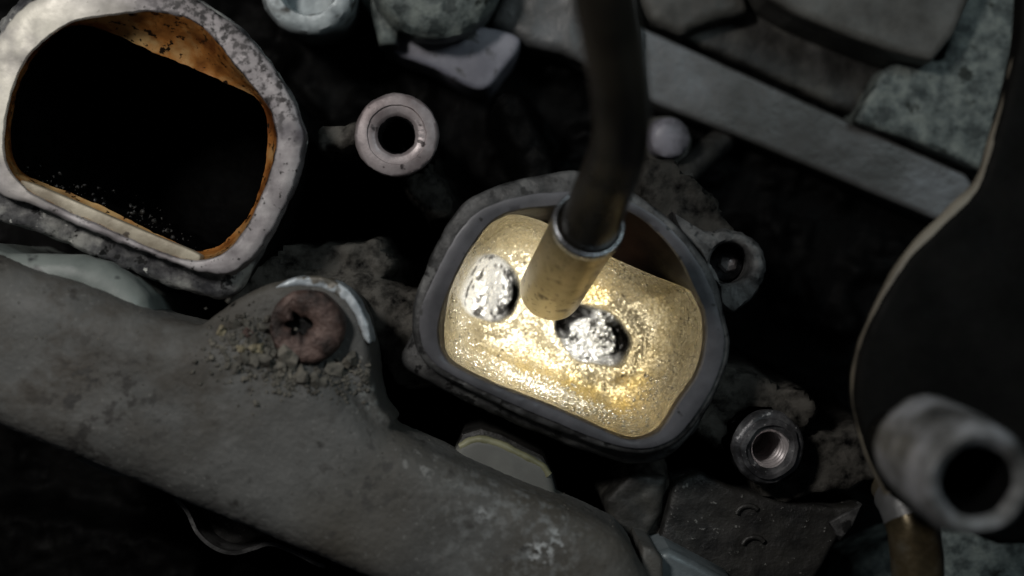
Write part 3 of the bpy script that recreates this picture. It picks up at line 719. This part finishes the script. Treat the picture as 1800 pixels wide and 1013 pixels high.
prism('clip_floor', [(335, 895), (360, 945), (400, 965), (450, 955), (480, 930), (420, 890)], -15, -40, m_dark, r_, remesh=.6, disp=1.2, dsize=3)
o = prism('bracket_strip', [(128, 806), (150, 800), (240, 840), (195, 836)], -6, -9, m_tab, None, bevel=.4)
tagit(o, 'thin metal strip edge peeking out below the rail at lower left', 'strip')

# ---------------------------------------------------------------- fittings at the top edge
c = W(540, -25, -34)
r_ = empty('pipe_fitting', (c.x, c.y, -45)); tagit(r_, 'silvery round pipe fitting at the top edge beside the left port', 'fitting')
lathe('fitting_collar', c, (.05, -.12, 1), [(10.3, -36), (10.1, -6), (9.7, -1.5), (8.9, -.3), (7.8, 0), (6.0, -.2), (5.6, -1.5), (5.4, -8)], m_silver, r_, 72, .3, .4, cap=True)
c = W(765, -48, -36)
r_ = empty('valve_housing', (c.x, c.y, -50)); tagit(r_, 'dull grey-green rounded housing at the top edge above the worn boss', 'housing')
lathe('housing_body', c, (.05, -.1, 1), [(14.0, -34), (13.8, -6), (12.9, -2), (11, -.4), (7.5, 0), (2, .1)], m_green, r_, 72, .5, .3, cap=True)
prism('housing_rib', [(610, -30), (650, 20), (665, 78), (700, 78), (700, -30)], -42, -68, m_green, r_, bevel=1.5, remesh=.6, disp=.6, dsize=4)
r_ = empty('lavender_plate', W(830, 110, -40)); tagit(r_, 'pale lavender curved plate below the housing at the top', 'plate')
prism('plate_body', [(690, 60), (692, 92), (730, 108), (765, 122), (800, 142), (838, 157), (862, 150), (885, 122), (908, 92), (912, 66), (870, 50), (780, 40)], -48, -70, m_lav, r_, bevel=1.2, seg=3, curve=True)
o = prism('casting_ledge', [(860, 40), (900, -40), (1120, -40), (1130, 170), (1040, 120), (985, 92), (930, 78)], -50, -72, m_band, None, bevel=2, remesh=.7, disp=1.4, dsize=6)
tagit(o, 'dim grey casting ledge behind the hose at the top', 'ledge')

# ---------------------------------------------------------------- valve cover at the upper right
r_ = empty('valve_cover', W(1450, 150, -76)); tagit(r_, 'blurred grey-green alloy valve cover filling the upper right corner', 'valve cover')
prism('cover_flange', [(1095, 30), (1150, 56), (1420, 179), (1700, 306), (1790, 440), (1640, 384), (1500, 326), (1330, 254), (1150, 182), (1095, 160)], -54, -78, m_band, r_, bevel=.8, seg=3, remesh=.45, disp=.3, dsize=6)
prism('cover_wall', [(1090, -60), (1090, 18), (1145, 44), (1425, 168), (1705, 296), (1850, 330), (1850, -60)], -59, -80, m_wall, r_, bevel=1, remesh=.8, disp=1.2, dsize=6)
prism('cover_pad', [(1500, 215), (1555, 120), (1585, 105), (1660, 105), (1700, -40), (1850, -40), (1850, 330), (1770, 318), (1695, 286), (1600, 245)], -50, -76, m_green, r_, bevel=1.0, remesh=.5, disp=.5, dsize=4)
prism('cover_rib', [(1300, -60), (1350, -5), (1400, 25), (1490, 62), (1570, 92), (1640, 108), (1680, 60), (1730, -60)], -42, -76, m_tan, r_, bevel=1.6, seg=4, remesh=.5, disp=.3, dsize=6)
prism('cover_corner', [(1090, -60), (1300, -60), (1320, 20), (1240, 40), (1200, 62), (1145, 38)], -52, -76, m_tan, r_, bevel=2, remesh=.7, disp=1.6, dsize=5)

c = W(1180, 243, -44)
r_ = empty('plug', (c.x, c.y, -70)); tagit(r_, 'small pale lavender round plug right of the hose under the cover', 'plug')
lathe('plug_head', c, (.1, -.1, 1), [(4.3, -16), (4.3, -2), (4.0, -.8), (3.0, -.1), (1, .2)], m_white, r_, 40, .08, .5, cap=True)
lathe('plug_collar', c + Vector((0, 0, -8)), (.1, -.1, 1), [(5.6, -14), (5.6, -1), (5.0, 0), (4.2, .1)], m_tan, r_, 40, .3, .5)
o = tube('rod', [W(1190, 318, -50), W(1250, 262, -56), W(1310, 215, -66)], 2.8, m_dark, None, 20, .3, .4)
tagit(o, 'dim brownish rod slanting up to the valve cover beside the plug', 'rod')

# ---------------------------------------------------------------- right side: black cover, bush, pipe
r_ = empty('black_cover', W(1680, 600, 5)); tagit(r_, 'large black cover with highlighted S-curved edge at the right', 'cover')
edge = [(1800, -60), (1793, 60), (1775, 150), (1750, 240), (1722, 325), (1660, 390), (1600, 450), (1550, 530), (1515, 610), (1503, 680), (1510, 740), (1532, 810), (1560, 865)]
es = [(p.x, p.y) for p in smooth_open(edge, 6)]
prism('cover_shell', es + [(1610, 900), (1760, 960), (1950, 960), (1950, -60)], 24, 20, m_cover, r_, bevel=1.5, seg=4)
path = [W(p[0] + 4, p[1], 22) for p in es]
tube('edge_highlight', path, [1.0 + .6 * math.exp(-((i - 30) / 13) ** 2) for i in range(len(path))], m_edge_light, r_, 14, .3, .2)  # tan tube stands in for light along the cover's rounded edge

top = W(1722, 850, 60); bt = W(1648, 800, 46); ax = (top - bt).normalized()
r_ = empty('bush', bt); tagit(r_, 'blurred blotchy grey tube end with dark bore at the lower right', 'tube end')
L = (top - bt).length
lathe('bush_sleeve', bt, ax, [(7.8, -4), (8.0, L * .4), (7.8, L - 2.2), (7.3, L - .7), (6.6, L), (5.6, L - .3), (4.9, L - 1.2)], m_bush, r_, 64, .3, .25)
lathe('bush_bore', bt, ax, [(4.95, L - 1.1), (4.6, L * .5), (4.6, 2)], m_black, r_, 48, cap=True)
lathe('bush_post', (bt.x, bt.y, 22), (0, 0, 1), [(4.5, 0), (4.5, 20)], m_cover, r_, 32)
path = smooth_open([W(1570, 850, 2), W(1590, 885, 6), W(1605, 930, 8), W(1612, 985, 8), W(1615, 1060, 8), W(1616, 1150, 8)], 8)
r_ = empty('pipe', W(1605, 960, 0)); tagit(r_, 'tarnished brown metal pipe running off the bottom edge below the tube end', 'pipe')
tube('pipe_body', path, [4.0 if i < 12 else 4.4 for i in range(len(path))], m_pipe, r_, 32, .1, .3)
k = path[13]; tube('pipe_ferrule', path[4:14], 4.5, m_band, r_, 32, .12, .3)

# ---------------------------------------------------------------- bottom right plate and fitting
r_ = empty('sooty_plate', W(1320, 930, -30)); tagit(r_, 'sooty dark plate below the greasy boss with a pale corner', 'plate')
prism('plate_body', [(1185, 850), (1230, 830), (1300, 862), (1400, 885), (1470, 892), (1515, 888), (1470, 955), (1420, 1040), (1380, 1120), (1110, 1120)], -16, -45, m_dark, r_, bevel=.8, remesh=.6, disp=1.0, dsize=6, fine=(.2, 1.0))
prism('pale_corner', [(1455, 918), (1480, 905), (1517, 887), (1500, 925), (1478, 952)], -15.4, -30, m_edgeB, r_, bevel=.5)
for cx, cy, a0 in ((1315, 905, .6), (1325, 960, .5)):
    path = [W(cx + 20 * math.cos(a0 + t * .35), cy - 16 * math.sin(a0 + t * .35), -15.7) for t in range(8)]
    tube('raised_mark', path, .5, m_dark, r_, 8)
o = prism('casting_web', [(1060, 880), (1110, 830), (1175, 840), (1165, 900), (1135, 960), (1120, 1000), (1090, 960)], -17, -45, m_wall, None, bevel=1.5, remesh=.6, disp=1.6, dsize=3)
tagit(o, 'brown-grey lumpy casting web between the rail and the sooty plate', 'casting web')
r_ = empty('end_fitting', W(1190, 1000, -20)); tagit(r_, 'pale bluish fitting poking out at the bottom edge by the rail end', 'fitting')
prism('fitting_body', [(1158, 972), (1178, 966), (1215, 985), (1290, 1025), (1330, 1090), (1150, 1090)], -3, -25, m_blue, r_, bevel=1.5, seg=3)
prism('fitting_ring', [(1128, 958), (1150, 966), (1166, 985), (1168, 1090), (1120, 1090)], 1, -20, m_beam, r_, bevel=1.2, seg=3)
# shelf far below the bush
o = prism('deep_ledge', [(1500, 990), (1560, 960), (1650, 930), (1820, 900), (1900, 900), (1900, 1120), (1480, 1120)], -35, -55, m_green, None, bevel=2, remesh=.8, disp=1.6, dsize=5)
tagit(o, 'dim grey-green ledge deep below the tube end in the corner', 'ledge')
